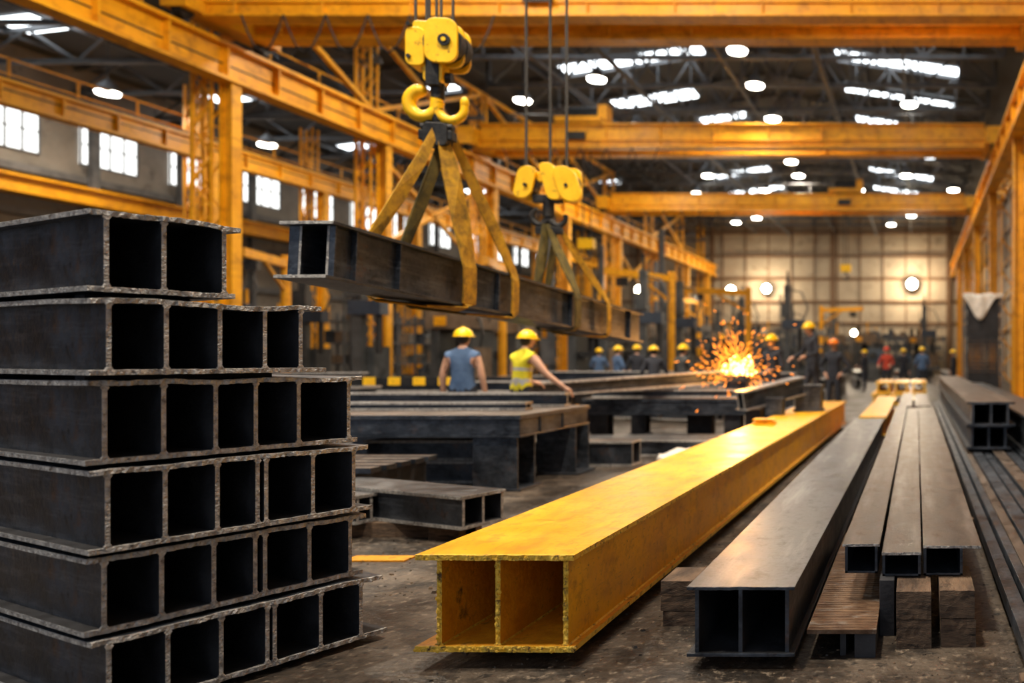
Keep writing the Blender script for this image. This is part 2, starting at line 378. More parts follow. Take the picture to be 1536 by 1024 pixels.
# ------------------------------------------------------------------ overhead crane bridges
def bridge(Y,z0,h,gap=1.6,tr=None,x0=-17.3,x1=2.95):
    e=empty('overhead_crane',(0,Y,0))
    for k,yo in enumerate((0,gap)):
        mb=MB()
        mb.box(x0+.3,x1-.3,yo-.26,yo+.26,z0,z0+.06); mb.box(x0+.3,x1-.3,yo-.26,yo+.26,z0+h-.06,z0+h)
        mb.box(x0+.3,x1-.3,yo-.14,yo+.14,z0+.06,z0+h-.06)
        mb.box(x0+.3,x1-.3,yo-.22,yo-.14,z0+h*.30,z0+h*.36)
        x=x0+1
        while x<x1-.5: mb.box(x,x+.03,yo-.22,yo-.14,z0+.06,z0+h-.06); x+=2.1
        mb.box(x0+.3,x1-.3,yo-.03,yo+.03,z0+h,z0+h+.06,1)
        mb.obj('girder_%d'%(k+1),[cry,black],parent=e,bevel=.01)
    mb=MB()
    for xx in (x0,x1): 
        mb.box(xx-.3,xx+.3,-.7,gap+.7,z0+.05,z0+h*.75)
        for yy in (-.45,gap+.45): mb.cyl((xx-.1,yy,z0+.05),(xx+.1,yy,z0+.05),.2,n=14,mat=1)
    mb.obj('end_carriages',[cry,black],parent=e)
    mb=MB()
    x=x0+.6
    while x<x1: mb.bar((x,gap+.75,z0+h*.5),(x,gap+.75,z0+h+1.0),.04); x+=1.5
    mb.bar((x0+.3,gap+.75,z0+h+1),(x1-.3,gap+.75,z0+h+1),.04); mb.box(x0+.3,x1-.3,gap+.2,gap+.8,z0+h*.48,z0+h*.52)
    mb.obj('walkway',[trussm],parent=e)
    if tr is not None:
        mb=MB()
        mb.box(tr-.9,tr+.9,-.2,gap+.2,z0+h+.1,z0+h+.3); mb.cyl((tr-.6,gap/2,z0+h+.55),(tr+.6,gap/2,z0+h+.55),.3,n=16,mat=1)
        mb.box(tr+.6,tr+.95,gap/2-.3,gap/2+.3,z0+h+.3,z0+h+.9)
        mb.box(tr-.35,tr+.35,-.35,-.26,z0+.3,z0+.6,1)
        mb.obj('trolley',[cry,black],parent=e)
    return e
bridge(6.8,9.6,1.2,tr=-4.55)
bridge(9.25,9.6,1.2,gap=1.5,tr=-4.58)
bridge(19.3,9.62,1.1,gap=1.4,tr=-9)
bridge(31.3,9.62,.95,gap=1.2,tr=-13.2)
bridge(44.6,9.62,.95,gap=1.2,tr=-4)

# ------------------------------------------------------------------ lamps
lm=MB()
lm.cyl((0,0,.02),(0,0,.12),.36,.34,20,0); lm.cyl((0,0,.12),(0,0,.42),.34,.10,20,0); lm.cyl((0,0,.42),(0,0,.6),.03,.03,8,0)
lm.cyl((0,0,-.05),(0,0,.021),.30,.33,20,1)
lme=lm.mesh('high_bay_lamp',[trussm,lamp_e])
def lamp(x,y,z,p=None,size=.8,col=(1,.85,.66)):
    e=empty('high_bay_lamp',(x,y,z)); place('housing',lme,parent=e)
    top=roofz(x)-z
    m2=MB(); m2.cyl((0,0,.5),(0,0,top-.1),.012,n=6); m2.obj('stem',[black],parent=e)
    if p:
        d=bpy.data.lights.new('lamp_light','AREA'); d.shape='DISK'; d.size=size; d.energy=p; d.color=col
        o=bpy.data.objects.new('lamp_light',d); sc.collection.objects.link(o); o.location=(0,0,-.08); o.parent=e
for x,y,z,p in [(-16,32.5,11.9,None),(-6.2,30.7,11.9,450),(-6.3,35,11.9,None),(-6.1,27.2,11.9,None),(-6.8,46,11.9,450),(-6.7,42.7,11.9,None),
    (-27.6,27.3,10.5,450),(-27.6,34,10.5,None),(-21,44,10.5,350),(-21,30,10.5,400),(-13,24,11.9,600),(0,22,11.9,500),(-14,40,11.9,450),(0,38,11.9,450),
    (-12,55,11.9,500),(-1,55,11.9,500),(-14,62,11.9,550),(-2,63,11.9,600),(-6,12.5,11.9,1500),(1.6,10,11.9,900),(-11,13,11.9,1000),(-2,4.4,11.9,1100),(-7.5,3,11.9,1200),(-22,56,10.5,350),  # the strongest lamps here are out of view, added as foreground key light
    (-6.8,52,11.9,None),(-9.5,50,11.9,None),(-3.6,50,11.9,None),(-12,46,11.9,None),(-.6,46,11.9,None),(-6.4,38.5,11.9,None),
    (-12.6,36,11.9,None),(-.3,33,11.9,None),(-12,30,11.9,None),(-14,51,11.9,None),(-.4,59,11.9,None),(-7,58,11.9,None),(-12,60,11.9,None),(-21,38,10.5,None),(-21,50,10.5,None),(-28,42,10.5,None),(-22,61,10.5,None),(2.2,48,11.5,None)]:
    lamp(x,y,z,p)
def flood(x,y,z,r,pole,p):
    e=empty('flood_lamp',(x,y,0)); mb=MB()
    mb.cyl((0,-.45,z),(0,-.1,z),r*1.1,r*.6,18,0); mb.ell((0,-.45,z),(r,.14,r),1,18,10)
    if pole: mb.cyl((0,0,0),(0,0,z+.1),.08,n=10); mb.cyl((0,0,0),(0,0,.06),.3,n=14); mb.box(-.12,.12,-.14,.1,z-.15,z+.15,0)
    else: mb.box(-.06,.06,-.12,.37,z-.06,z+.06,0); mb.box(-.2,.2,.33,.37,z-.3,z+.3,0)
    mb.obj('lamp_head',[black,flood_e],parent=e)
    d=bpy.data.lights.new('l','POINT'); d.energy=p; d.color=(1,.80,.55); d.shadow_soft_size=.3
    o=bpy.data.objects.new('flood_light',d); sc.collection.objects.link(o); o.location=(0,-1.0,z); o.parent=e
flood(-.4,69.6,7.8,.42,False,1000); flood(-13,69.6,7.4,.35,False,700)
flood(-10.35,45,5.2,.24,True,350); flood(-13.7,40,4.8,.22,True,350); flood(-3.8,49,2.95,.16,True,100)

# ------------------------------------------------------------------ left stack of girders
stack=empty('steel_beam_stack',(-3.31,3.27,0),math.radians(65.2))
tops=[2.10,1.745,1.40,1.04,.68,.345]; bots=[1.765,1.425,1.06,.70,.365,.035]
ends=[.46,.79,1.0,1.02,1.03,1.09]
webs=[[.0,.185,.40],[.0,.185,.375,.55,.70],[.0,.19,.375,.53,.71,.94],[.0,.185,.37,.525,.56,.76,.95],[0,.185,.37,.53,.57,.76,.95],[0,.19,.38,.56,.59,.79,.98]]
for i in range(6):
    h=tops[i]-bots[i]
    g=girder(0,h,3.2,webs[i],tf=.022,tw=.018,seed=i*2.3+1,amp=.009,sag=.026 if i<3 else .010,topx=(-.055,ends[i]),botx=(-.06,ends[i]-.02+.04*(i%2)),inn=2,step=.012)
    for c in webs[i]:
        for zz in (.024,h-.026):
            g.tube([(c,.0,zz),(c,.012,zz)],[.014,.012],6,1)
    yo=[0,-.02,.015,-.01,.02,-.02][i]
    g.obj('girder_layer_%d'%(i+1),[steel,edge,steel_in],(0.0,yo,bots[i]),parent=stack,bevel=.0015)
    m2=MB()
    for yy in (.25,1.2,2.5): m2.box(0.02,ends[i]-.08,yy,yy+.09,bots[i]-.035+.001,bots[i]+.004)
    m2.obj('spacer_bars_%d'%(i+1),[steel_in],parent=stack)

# ------------------------------------------------------------------ yellow beam
def supports(name,lst,mat):
    mb=MB()
    for (x0,x1,y0,y1,z0,z1) in lst: mb.box(x0,x1,y0,y1,z0,z1)
    return mb.obj(name,[mat],bevel=.008)
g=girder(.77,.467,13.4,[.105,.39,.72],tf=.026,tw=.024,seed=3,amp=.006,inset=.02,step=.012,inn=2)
for c in (.105,.39,.72):
    for sx in (-1,1):
        for zz in (.026,.441):
            pts=[(c+sx*.014,y,zz) for y in (.02,1,4,8,13.3)]; g.tube(pts,[.007]*5,6,1)
    for k in range(14):
        z=.03+.41*k/13; g.ell((c+R(-.006,.006),.022,z),(R(.008,.015),.006,R(.010,.018)),1,6,5)
for k in range(36): g.ell((.77*k/35,.002,R(.004,.022)),(R(.008,.014),.006,R(.006,.012)),1,6,5)
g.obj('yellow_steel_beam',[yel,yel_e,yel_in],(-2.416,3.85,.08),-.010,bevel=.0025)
supports('timber_bearer',[(-2.3,-1.75,5.2,5.4,0,.08),(-2.3,-1.75,9.2,9.4,0,.08),(-2.2,-1.7,14.5,14.7,0,.08)],wood)
g=girder(.52,.335,10.5,[.045,.255,.48],tf=.016,tw=.02,seed=8,amp=.003,tm=3,inset=.015,step=.012,inn=2)
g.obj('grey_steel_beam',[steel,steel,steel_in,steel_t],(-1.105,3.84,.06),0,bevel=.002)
supports('timber_bearer',[(-1.05,-.62,5.0,5.15,0,.06),(-1.05,-.62,9,9.2,0,.06),(-1.0,-.62,13.5,13.7,0,.06)],wood)
g=girder(.5,.35,7.6,[.1,.4],tf=.03,tw=.03,seed=9)
g.obj('yellow_steel_beam',[yel,yel_e,yel_in],(-1.05,14.6,.06))
supports('timber_bearer',[(-1.0,-.6,15,15.2,0,.06),(-1.0,-.6,21,21.2,0,.06)],wood)
def block(x0,x1,y0,y1,n,hh,name='timber_block'):
    mb=MB()
    for k in range(n):
        j=R(-.010,.010); NX=8;NZ=5; z0=k*hh+.0005; z1=(k+1)*hh-.004; vs=[];fs=[]
        for a in range(NX+1):
            for b in range(NZ+1):
                x=x0+j+(x1-x0)*a/NX; z=z0+(z1-z0)*b/NZ
                vs.append((x,y0+noise.noise(Vector((x*40,z*60,k)))*.004+.006,z+(noise.noise(Vector((x*30,k,3)))*.002 if b==NZ and k==n-1 else 0)))
        for a in range(NX):
            for b in range(NZ): q=a*(NZ+1)+b; fs.append((q,q+NZ+1,q+NZ+2,q+1))
        o=len(vs); 
        for a in range(NX+1):
            x=x0+j+(x1-x0)*a/NX; vs.append((x,y1,z0)); vs.append((x,y1,z1))
        for a in range(NX):
            q=a*(NZ+1); fs.append((q,o+2*a,o+2*a+2,q+NZ+1)); fs.append((q+NZ,q+2*NZ+1,o+2*a+3,o+2*a+1)); fs.append((o+2*a,o+2*a+1,o+2*a+3,o+2*a+2))
        fs.append(tuple(list(range(0,NZ+1))+[o+1,o])); q=NX*(NZ+1); fs.append(tuple([q+NZ-t for t in range(NZ+1)]+[o+2*NX,o+2*NX+1]))
        mb.add(vs,fs,0)
    return mb.obj(name,[wood])
block(-1.42,-1.16,4.45,4.75,3,.085)
block(-.10,.08,4.11,4.62,2,.148)
block(.125,.305,4.13,4.62,2,.148)
block(-.16,.34,9.0,9.2,2,.148); block(-.16,.34,14.5,14.7,2,.148); block(-.40,-.22,6.6,6.8,2,.148)
def chan(x0,x1,y0,y1,z0,z1,web,mat_t,name='steel_flat_beam'):
    mb=MB(); t=.016
    plate(mb,0,x1-x0,y1-y0,z1-z0-t,z1-z0,0,2,1,.003,x0*9,step=.03)
    for w in web: mb.box(w-.008,w+.008,.02,y1-y0-.02,0,z1-z0-t,0)
    mb.box(web[0]-.008,web[-1]+.008,.02,y1-y0-.02,0,.012,0)
    return mb.obj(name,[steel,mat_t,edge],(x0,y0,z0),bevel=.0015)
chan(-.19,.025,4.36,16.8,.30,.435,[.01,.205],plank)
chan(.036,.355,4.38,16.5,.30,.467,[.01,.21],plank)
chan(-.41,-.205,4.42,16.9,.30,.467,[.02,.185],plank)
block(-.42,.3,17.5,17.7,2,.148)
chan(-.40,-.1,17.2,23.5,.30,.44,[.02,.2],plank); chan(-.05,.3,17.4,23.2,.30,.44,[.02,.3],plank); block(-.42,.3,22.5,22.7,2,.148)
mb=MB(); mb.box(0,.345,0,2.2,.125,.147,0); mb.box(.16,.19,.05,2.2,.0,.125,1); 
for k in range(52): mb.box(.005,.34,.03+k*.041,.036+k*.041,.147,.149,0)
mb.box(.235,.34,.02,.5,0,.125,1); mb.box(.0,.1,1.6,1.9,0,.125,1)
mb.obj('rusty_ribbed_plate',[rusty,steel_in],(-.545,3.97,0),bevel=.0015)
mb=MB(); mb.box(-.2,-.12,4.3,4.5,0,.30); mb.box(-.2,-.02,5.2,5.4,0,.30); mb.box(.1,.3,6.6,6.8,0,.30)
mb.obj('steel_support_post',[steel_in],bevel=.003)

def rails(xs,y0,y1,z0,name='steel_channel_bar'):
    for i,(a,b,h) in enumerate(xs):
        mb=MB(); mb.box(0,b-a,0,y1-y0,h-.012,h,1); mb.box(0,.012,0,y1-y0,0,h-.012); mb.box(b-a-.012,b-a,0,y1-y0,0,h-.012); mb.box(.012,b-a-.012,0,y1-y0,0,.01)
        mb.obj(name,[steel,plank if i%3==2 else steel],(a,y0+R(-.2,.2),z0),bevel=.002)
rails([(.50,.58,.09),(.60,.66,.12),(.68,.76,.09),(.78,.9,.10),(.93,1.02,.09),(1.05,1.2,.12),(1.24,1.36,.1),(1.4,1.52,.12),(1.56,1.7,.1)],2.9,24,.08)
mb=MB()
for yy in (3.5,7,10.5,14,18,22): mb.box(.46,1.75,yy,yy+.1,0,.08)
mb.obj('timber_bearer',[wood])
e=empty('stacked_steel_beam',(.69,11.1,.22))
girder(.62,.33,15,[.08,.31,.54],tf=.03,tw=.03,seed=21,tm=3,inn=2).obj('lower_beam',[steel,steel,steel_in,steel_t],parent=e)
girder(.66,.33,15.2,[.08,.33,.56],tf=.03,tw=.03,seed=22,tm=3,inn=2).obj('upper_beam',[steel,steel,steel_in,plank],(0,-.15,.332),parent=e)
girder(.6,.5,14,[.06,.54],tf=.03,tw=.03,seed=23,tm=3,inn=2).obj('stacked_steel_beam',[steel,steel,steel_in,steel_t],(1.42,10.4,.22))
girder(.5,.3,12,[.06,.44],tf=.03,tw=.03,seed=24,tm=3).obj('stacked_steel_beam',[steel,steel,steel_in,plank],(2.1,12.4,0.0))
mb=MB()
for k in range(26): mb.box(R(-.03,.03),1.1+R(-.03,.03),0,1.4,.1+k*.13,.1+k*.13+.10,0)
for a in (-.08,1.12):
    for b in (-.04,1.4): mb.box(a,a+.06,b,b+.06,0,3.55,1)
mb.box(.02,.06,.02,1.38,0,3.5,1)
mb.obj('plate_storage_rack',[steel_in,trussm],(1.65,26.4,0))
mb=MB()
for k in range(24): mb.box(R(-.03,.03),.9+R(-.03,.03),0,1.4,.1+k*.14,.1+k*.14+.11,0)
mb.obj('plate_storage_rack',[steel_in],(3.75,28.5,0))
mb=MB(); nx,ny=16,12; vs=[];fs=[]
for j in range(ny+1):
    for i in range(nx+1):
        t=i/nx; x=t*1.3; d=j/ny*1.5
        y=.7-d; z=3.56+.02*math.sin(x*9)
        if d>.7:
            y=-.09-.04*math.sin(x*14); z=3.55-(d-.7)*(.15+.95*math.sin(math.pi*min(1,t*1.1+.05))**2)
        vs.append((x-.08,y,z+.03))
for j in range(ny):
    for i in range(nx): a=j*(nx+1)+i; fs.append((a,a+1,a+nx+2,a+nx+1))
mb.add(vs,fs,0,smooth=True); o=mb.obj('draped_cloth',[white],(1.63,26.4,0)); sm=o.modifiers.new('s','SOLIDIFY'); sm.thickness=.01

mb=MB()
for k in range(1800):
    x=R(-3.4,1.0) if k%3 else R(-4.5,-2.2); y=R(2.6,7.5)
    if (Vector((x,y))-Vector((-3.3,4.0))).length<.9: continue
    r=R(.003,.011)*(1 if R(0,1)<.92 else 2.0); a=R(0,6.28)
    c_,s_=math.cos(a)*r,math.sin(a)*r; hh=r*R(.3,.8); w=R(.3,.9)
    p=[(x+c_,y+s_),(x-s_*w,y+c_*w),(x-c_,y-s_),(x+s_*w,y-c_*w)]
    vs=[(q[0],q[1],0.0) for q in p]+[(x+(q[0]-x)*.7,y+(q[1]-y)*.7,hh) for q in p]
    mb.add(vs,[(0,1,2,3),(4,7,6,5),(0,4,5,1),(1,5,6,2),(2,6,7,3),(3,7,4,0)],random.choice((0,0,1)))
mb.obj('floor_grit',[conc,mbrown])

# ------------------------------------------------------------------ suspended beam and hoists
sb=MB(); L=6.05; H=.44; t=.026; w=.36
sb.box(-w/2-.02,w/2+.02,-.10,L,0,t,0,fm=1); sb.box(-w/2-.04,w/2+.02,-.05,L,H-t,H,0,fm=1)
sb.box(-.10,-.08,0,L,t,H-t,0,fm=1); sb.box(.115,.135,0.0,L,t,H-t,0,fm=1)
for yy in (.0,.22,.72,2.2,3.8,5.6): sb.box(.135,w/2,yy,yy+.016,t,H-t); sb.box(-w/2,-.10,yy,yy+.016,t,H-t)
sb.obj('suspended_steel_beam',[steel,edge],(-4.55,6.0,2.075),-math.atan2(.24,6),bevel=.003,rx=-math.atan2(.36,6))
def bz(Y): return 2.075-.06*(Y-6)
def bx(Y): return -4.55+.04*(Y-6)
def sling(hook,yf,yb,width,mf,mback,mb,front=.21,wb=None):
    xf=bx(yf)+front; xb=bx(yb)-front-.02
    zf0,zf1=bz(yf)-.012,bz(yf)+.45; zb0,zb1=bz(yb)-.012,bz(yb)+.45
    h=Vector(hook); wb=wb or width
    A=(.6,.8,0); B=(.05,1,0)
    top=Vector((xf,yf,zf1)); mid=Vector(((xf+xb)/2,(yf+yb)/2,(zf0+zb0)/2-.022))
    P=[h+Vector((.01,0,.03)), h.lerp(top,.33)+Vector((.02,0,-.02)), h.lerp(top,.7)+Vector((.02,0,-.02)), top, Vector((xf+.02,yf,zf1-.08)), Vector((xf+.02,yf,(zf0+zf1)/2)), Vector((xf+.012,yf,zf0+.04)), Vector((xf-.04,yf,zf0-.012)),mid]
    W=[A,A,(.3,.9,0),B,B,B,B,B,B]; n=len(P)
    mb.ribbon(P,W,[width*(.45 if i==0 else .8 if i==1 else 1) for i in range(n)],.014,mf)
    tb=Vector((xb,yb,zb1))
    P=[mid,Vector((xb+.04,yb,zb0-.012)), Vector((xb-.012,yb,zb0+.04)), Vector((xb-.015,yb,zb1-.04)), Vector((xb,yb,zb1+.03)),h.lerp(tb,.6),h.lerp(tb,.3),h+Vector((-.02,0,.03))]
    W=[B]*5+[(.3,.9,0),(.45,.85,0),A]; n=len(P)
    mb.ribbon(P,W,[wb*(.5 if i==n-1 else .85 if i==n-2 else 1) for i in range(n)],.014,mback)
s1=MB()
sling((-4.52,7.58,3.66),7.62,6.93,.20,0,0,s1,wb=.12)
sling((-4.50,7.68,3.66),8.42,7.35,.13,0,1,s1,wb=.12)
s1.obj('lifting_sling',[sling_m,sling_d])
s2=MB()
sling((-4.60,9.95,3.12),9.85,9.75,.15,1,1,s2)
sling((-4.50,10.0,3.12),10.75,10.0,.11,0,1,s2)
s2.obj('lifting_sling',[sling_m,sling_d])

def rounded(cx,cz,w,h,r=.06,n=5,skew=0):
    pts=[]
    for sx,sz,a0 in ((1,1,0),(-1,1,90),(-1,-1,180),(1,-1,270)):
        for k in range(n+1):
            a=math.radians(a0+90*k/n)
            z=cz+sz*(h/2-r)+r*math.sin(a)
            pts.append((cx+sx*(w/2-r)+r*math.cos(a)+skew*(z-cz),z))
    return pts
e=empty('crane_hook_block',(-4.55,7.6,0),math.radians(8))
mb=MB()
for y0 in (-.17,-.02,.13): mb.prism(rounded(.095,4.45,.29,.42,.10),y0,y0+.035,0)
mb.prism(rounded(-.15,4.40,.17,.36,.06),-.12,.12,0)
mb.prism(rounded(-.03,4.58,.30,.14,.04),-.10,.10,0)
for z in (4.3,4.60):
    mb.cyl((-.2,-.14,z),(-.2,.14,z),.02,n=10,mat=1)
mb.cyl((.095,-.135,4.45),(.095,-.02,4.45),.17,n=28,mat=1); mb.cyl((.095,.015,4.45),(.095,.13,4.45),.17,n=28,mat=1)
mb.cyl((.13,-.19,4.45),(.13,.19,4.45),.055,n=18,mat=1); mb.cyl((.13,-.20,4.45),(.13,-.19,4.45),.02,n=12,mat=0)
mb.box(-.07,.05,-.1,.1,4.05,4.30,1); mb.cyl((0,0,3.95),(0,0,4.2),.06,n=14,mat=1); mb.cyl((-.13,0,4.15),(.13,0,4.15),.05,n=14,mat=1)
mb.prism(rounded(-.01,4.19,.17,.22,.05),-.09,.09,0)
def arc(cx,cz,r,a0,a1,n=14,rad0=.06,rad1=.025):
    P=[];Rr=[]
    for i in range(n+1):
        a=math.radians(a0+(a1-a0)*i/n); P.append((cx+r*math.cos(a),0,cz+r*math.sin(a))); Rr.append(rad0+(rad1-rad0)*(i/n))
    return P,Rr
P,Rr=arc(-.125,3.90,.125,30,-255,18,.055,.065); mb.tube(P,Rr,12,0)
P,Rr=arc(.115,3.87,.125,150,370,14,.06,.035); mb.tube(P,Rr,12,0)
mb.ell((.24,0,3.92),(.04,.04,.06),0); mb.ell((-.155,0,4.02),(.065,.06,.06),0)
mb.cyl((0,0,3.72),(0,0,4.05),.05,n=14,mat=1)
P,Rr=arc(0,3.70,.09,0,360,22,.035,.035); mb.tube(P,Rr,10,1); mb.box(-.15,.15,-.06,.06,3.55,3.64,1); mb.cyl((-.14,0,3.68),(.14,0,3.68),.04,n=10,mat=1)
mb.prism(rounded(0,3.60,.22,.22,.05),-.07,.07,1)
mb.obj('block_and_hook',[hooky,black],parent=e,bevel=.008)
mb=MB()
for x,y in ((-.17,-.05),(-.09,.04),(-.07,-.06),(-.03,.05),(.03,.0),(.15,-.04)): mb.cyl((x,y,4.45),(x*1.3,y,10.6),.014,n=8)
mb.obj('wire_ropes',[rope_m],parent=e)
e=empty('crane_hook_block',(-4.58,10.0,0),math.radians(4))
mb=MB()
mb.prism(rounded(-.27,3.66,.22,.40,.10,skew=.20),-.12,-.06,0); mb.prism(rounded(-.27,3.66,.22,.40,.10),.06,.12,0)
mb.prism(rounded(.03,3.68,.18,.46,.07,skew=-.25),-.1,.1,0); mb.prism(rounded(.02,3.74,.5,.12,.04),-.05,.05,0)
mb.prism(rounded(.25,3.64,.27,.44,.12,skew=-.30),-.14,-.07,0,); mb.prism(rounded(.22,3.66,.26,.44,.10),.07,.14,0)
for cx in (-.27,.22): mb.cyl((cx,-.06,3.66),(cx,.06,3.66),.14,n=24,mat=1); mb.cyl((cx+.02,-.16,3.62),(cx+.02,.16,3.62),.022,n=14,mat=1)
mb.box(-.2,.15,-.05,.05,3.42,3.52,1); mb.cyl((-.02,0,3.25),(-.02,0,3.5),.07,n=14,mat=1)
P,Rr=arc(-.12,3.25,.10,40,-250,16,.05,.03); mb.tube(P,Rr,10,1)
P,Rr=arc(.09,3.24,.10,140,380,14,.05,.03); mb.tube(P,Rr,10,1)
P,Rr=arc(-.02,3.14,.075,0,360,20,.035,.035); mb.tube(P,Rr,10,1); mb.box(-.17,.15,-.05,.05,3.03,3.12,1)
mb.obj('block_and_hook',[hooky,black],parent=e,bevel=.008)
mb=MB()
for x in (-.29,.0,.2): mb.cyl((x,0,3.6),(x,0,10.6),.018,n=8)
mb.obj('wire_ropes',[rope_m],parent=e)
mb=MB()
for x,y,z in ((-13.3,31.9,6.0),(-13.0,31.9,6.0),(-3.9,45.2,6.5),(-4.1,45.2,6.5)):
    mb.cyl((x,y,z),(x,y,10.6),.025,n=6)
for x,y,z in ((-13.15,31.9,5.8),(-4.0,45.2,6.3)):
    mb.box(x-.3,x+.3,y-.15,y+.15,z,z+.4,1); P=[(x,y,z),(x,y,z-.15),(x+.14,y,z-.26),(x+.1,y,z-.42),(x-.05,y,z-.44),(x-.12,y,z-.34)]; mb.tube(P,[.05]*6,8,0)
for yb_ in (19.0,31.0,44.3):
    x=-16
    while x<-10:
        P=[(x+1.0*t,yb_-.05,9.6-.9*math.sin(math.pi*t)) for t in (0,.15,.3,.5,.7,.85,1)]; mb.tube(P,[.02]*7,6,0); x+=1.0
mb.obj('hanging_cables',[black,hooky])

# ------------------------------------------------------------------ work tables and beams, middle left
def gbeam(w,h,L,webs,loc,rot,tm=3,name='steel_beam',top=None,tf=.03):
    return girder(w,h,L,webs,tf=tf,tw=.025,seed=loc[0]*3+loc[1],tm=tm,step=.05,inn=2).obj(name,[steel,edge,steel_in,top or steel_t],loc,rot,bevel=.003)
mb=MB()
mb.box(-7.4,-4.41,8.9,10.8,.80,.85,0,tm=1); mb.box(-7.35,-4.43,8.93,8.97,.62,.80,0); mb.box(-7.35,-4.43,10.73,10.77,.62,.80,0)
mb.box(-4.47,-4.43,8.97,10.73,.62,.80,0); mb.box(-7.4,-4.41,8.9,9.1,.60,.62,0); mb.box(-4.6,-4.41,9.1,10.8,.60,.62,0)
for yy in (9.4,10.0): mb.box(-4.43,-4.415,yy,yy+.02,.62,.80,0)
for (x,y) in ((-4.97,8.95),(-4.85,10.2),(-7.2,8.95),(-7.2,10.2)):
    mb.box(x,x+.5,y,y+.03,.0,.60,2); mb.box(x,x+.5,y+.4,y+.43,0,.6,2); mb.box(x+.23,x+.26,y+.03,y+.4,0,.6,2); mb.box(x-.06,x+.56,y-.05,y+.5,0,.025,0)
mb.obj('steel_work_table',[steel,plank,steel],bevel=.004)
gbeam(.2,.18,3.0,[.1],(-4.6,10.45,.851),math.pi/2)
gbeam(.22,.10,3.2,[.05,.17],(-4.75,9.7,.851),math.pi/2+.03)
# stock stored under the table and behind
gbeam(.34,.26,1.6,[.05,.29],(-5.05,9.5,.0),math.pi/2,top=plank); gbeam(.34,.24,1.5,[.05,.29],(-5.1,9.55,.261),math.pi/2,top=plank); gbeam(.34,.30,1.4,[.05,.29],(-5.5,10.1,.0),math.pi/2,top=plank)
gbeam(.4,.34,4.2,[.05,.35],(-3.9,10.95,.0),math.pi/2,top=plank); 
mb=MB()
for k in range(5): mb.box(-7.6,-5.35,9.4+k*.22,9.55+k*.22,.42,.47,0,tm=1)
for x in (-7.4,-5.6): mb.box(x,x+.12,9.4,10.45,.0,.42,2)
mb.obj('slatted_platform',[steel,plank,steel_in],(.3,-2.0,0))
gbeam(.42,.27,3.0,[.03,.21,.39],(-3.62,6.35,.12),math.radians(68),top=steel_t)
gbeam(.30,.24,2.4,[.03,.15,.27],(-4.60,6.55,.12),math.radians(74),top=steel_t)
mb=MB(); mb.box(-5.6,-3.75,6.65,6.8,0,.119); mb.box(-5.9,-4.6,7.15,7.25,0,.119); mb.box(-4.0,-3.75,6.55,6.9,0,.119)
mb.obj('timber_bearer',[wood])
mb=MB(); mb.box(-4.2,-3.75,5.85,6.0,.0,.012); mb.obj('yellow_floor_plate',[yel_in])
def table(x0,x1,y0,y1,z,name='steel_work_table',beams=True):
    mb=MB(); mb.box(x0,x1,y0,y1,z-.05,z,0,tm=1); mb.box(x0+.02,x1-.02,y0+.03,y0+.07,z-.25,z-.05); mb.box(x1-.07,x1-.03,y0+.07,y1-.05,z-.25,z-.05)
    mb.box(x0,x1,y0,y0+.18,z-.27,z-.25)
    n=max(2,int((x1-x0)/1.3))
    for i in range(n):
        xx=x0+.1+(x1-x0-.5)*i/(n-1)
        for yy in (y0+.1,y1-.4):
            mb.box(xx,xx+.28,yy,yy+.03,0,z-.27,2); mb.box(xx,xx+.28,yy+.25,yy+.28,0,z-.27,2); mb.box(xx+.12,xx+.15,yy+.03,yy+.25,0,z-.27,2)
            mb.box(xx-.05,xx+.33,yy-.05,yy+.33,0,.02,2)
    return mb.obj(name,[steel,plank,steel_in])
table(-5.6,-2.85,13.4,15.8,.80)
gbeam(.3,.14,2.6,[.05,.25],(-2.95,13.7,.801),math.pi/2+.02); gbeam(.3,.16,2.3,[.05,.25],(-3.0,14.6,.801),math.pi/2-.03)
gbeam(.4,.25,3.0,[.08,.32],(-2.7,12.6,.0),math.pi/2+.05); gbeam(.4,.25,2.6,[.08,.32],(-2.9,12.0,.0),math.pi/2-.05)
table(-10,-6.4,14.5,16.5,.85); gbeam(.3,.2,3.6,[.15],(-6.4,14.8,.851),math.pi/2)
table(-9,-5.2,19,21.5,.85); table(-14,-10.5,15,18,.9); table(-5,-3,20,23,.85); table(-13,-8,24,26,.9)
gbeam(.3,.3,3.5,[.15],(-5.4,19.4,.851),math.pi/2); gbeam(.3,.3,3,[.15],(-10.8,15.5,.901),math.pi/2+.04); gbeam(.3,.25,1.8,[.15],(-3.1,20.4,.851),math.pi/2)
used=[(-7.1,20.2,2.4),(-12.2,16.5,2.5),(-4,21.5,2),(-10.5,25,2.8),(-8.2,15.5,2.2),(-8.2,22.8,1),(-10.8,27.2,.8),(-12.3,16.2,1.5),(-8,17,1.2),(-12.4,22,1),(-4.9,29,1.5)]
girder(.35,.22,3.6,[.08,.27],tf=.03,tw=.025,tm=3,step=.05).obj('steel_beam',[steel,edge,steel_in,steel_t],(-6.3,12.4,.86),math.radians(-52),rx=math.radians(3))
mb=MB(); 
for yy,h in ((12.7,.86),(14.2,.92)): mb.box(-5.95+(yy-12.7)*1.25,-5.5+(yy-12.7)*1.25,yy,yy+.2,0,h)
mb.obj('steel_trestle',[steel_in])
girder(.30,.32,1.3,[.08,.24],tf=.03,tw=.03,step=.05).obj('steel_beam',[steel,edge,steel_in,steel_t],(-2.98,13.2,.62),math.radians(-42),rx=math.radians(10))
mb=MB(); mb.box(-2.85,-2.6,13.3,13.55,0,.62); mb.obj('steel_trestle',[steel_in])
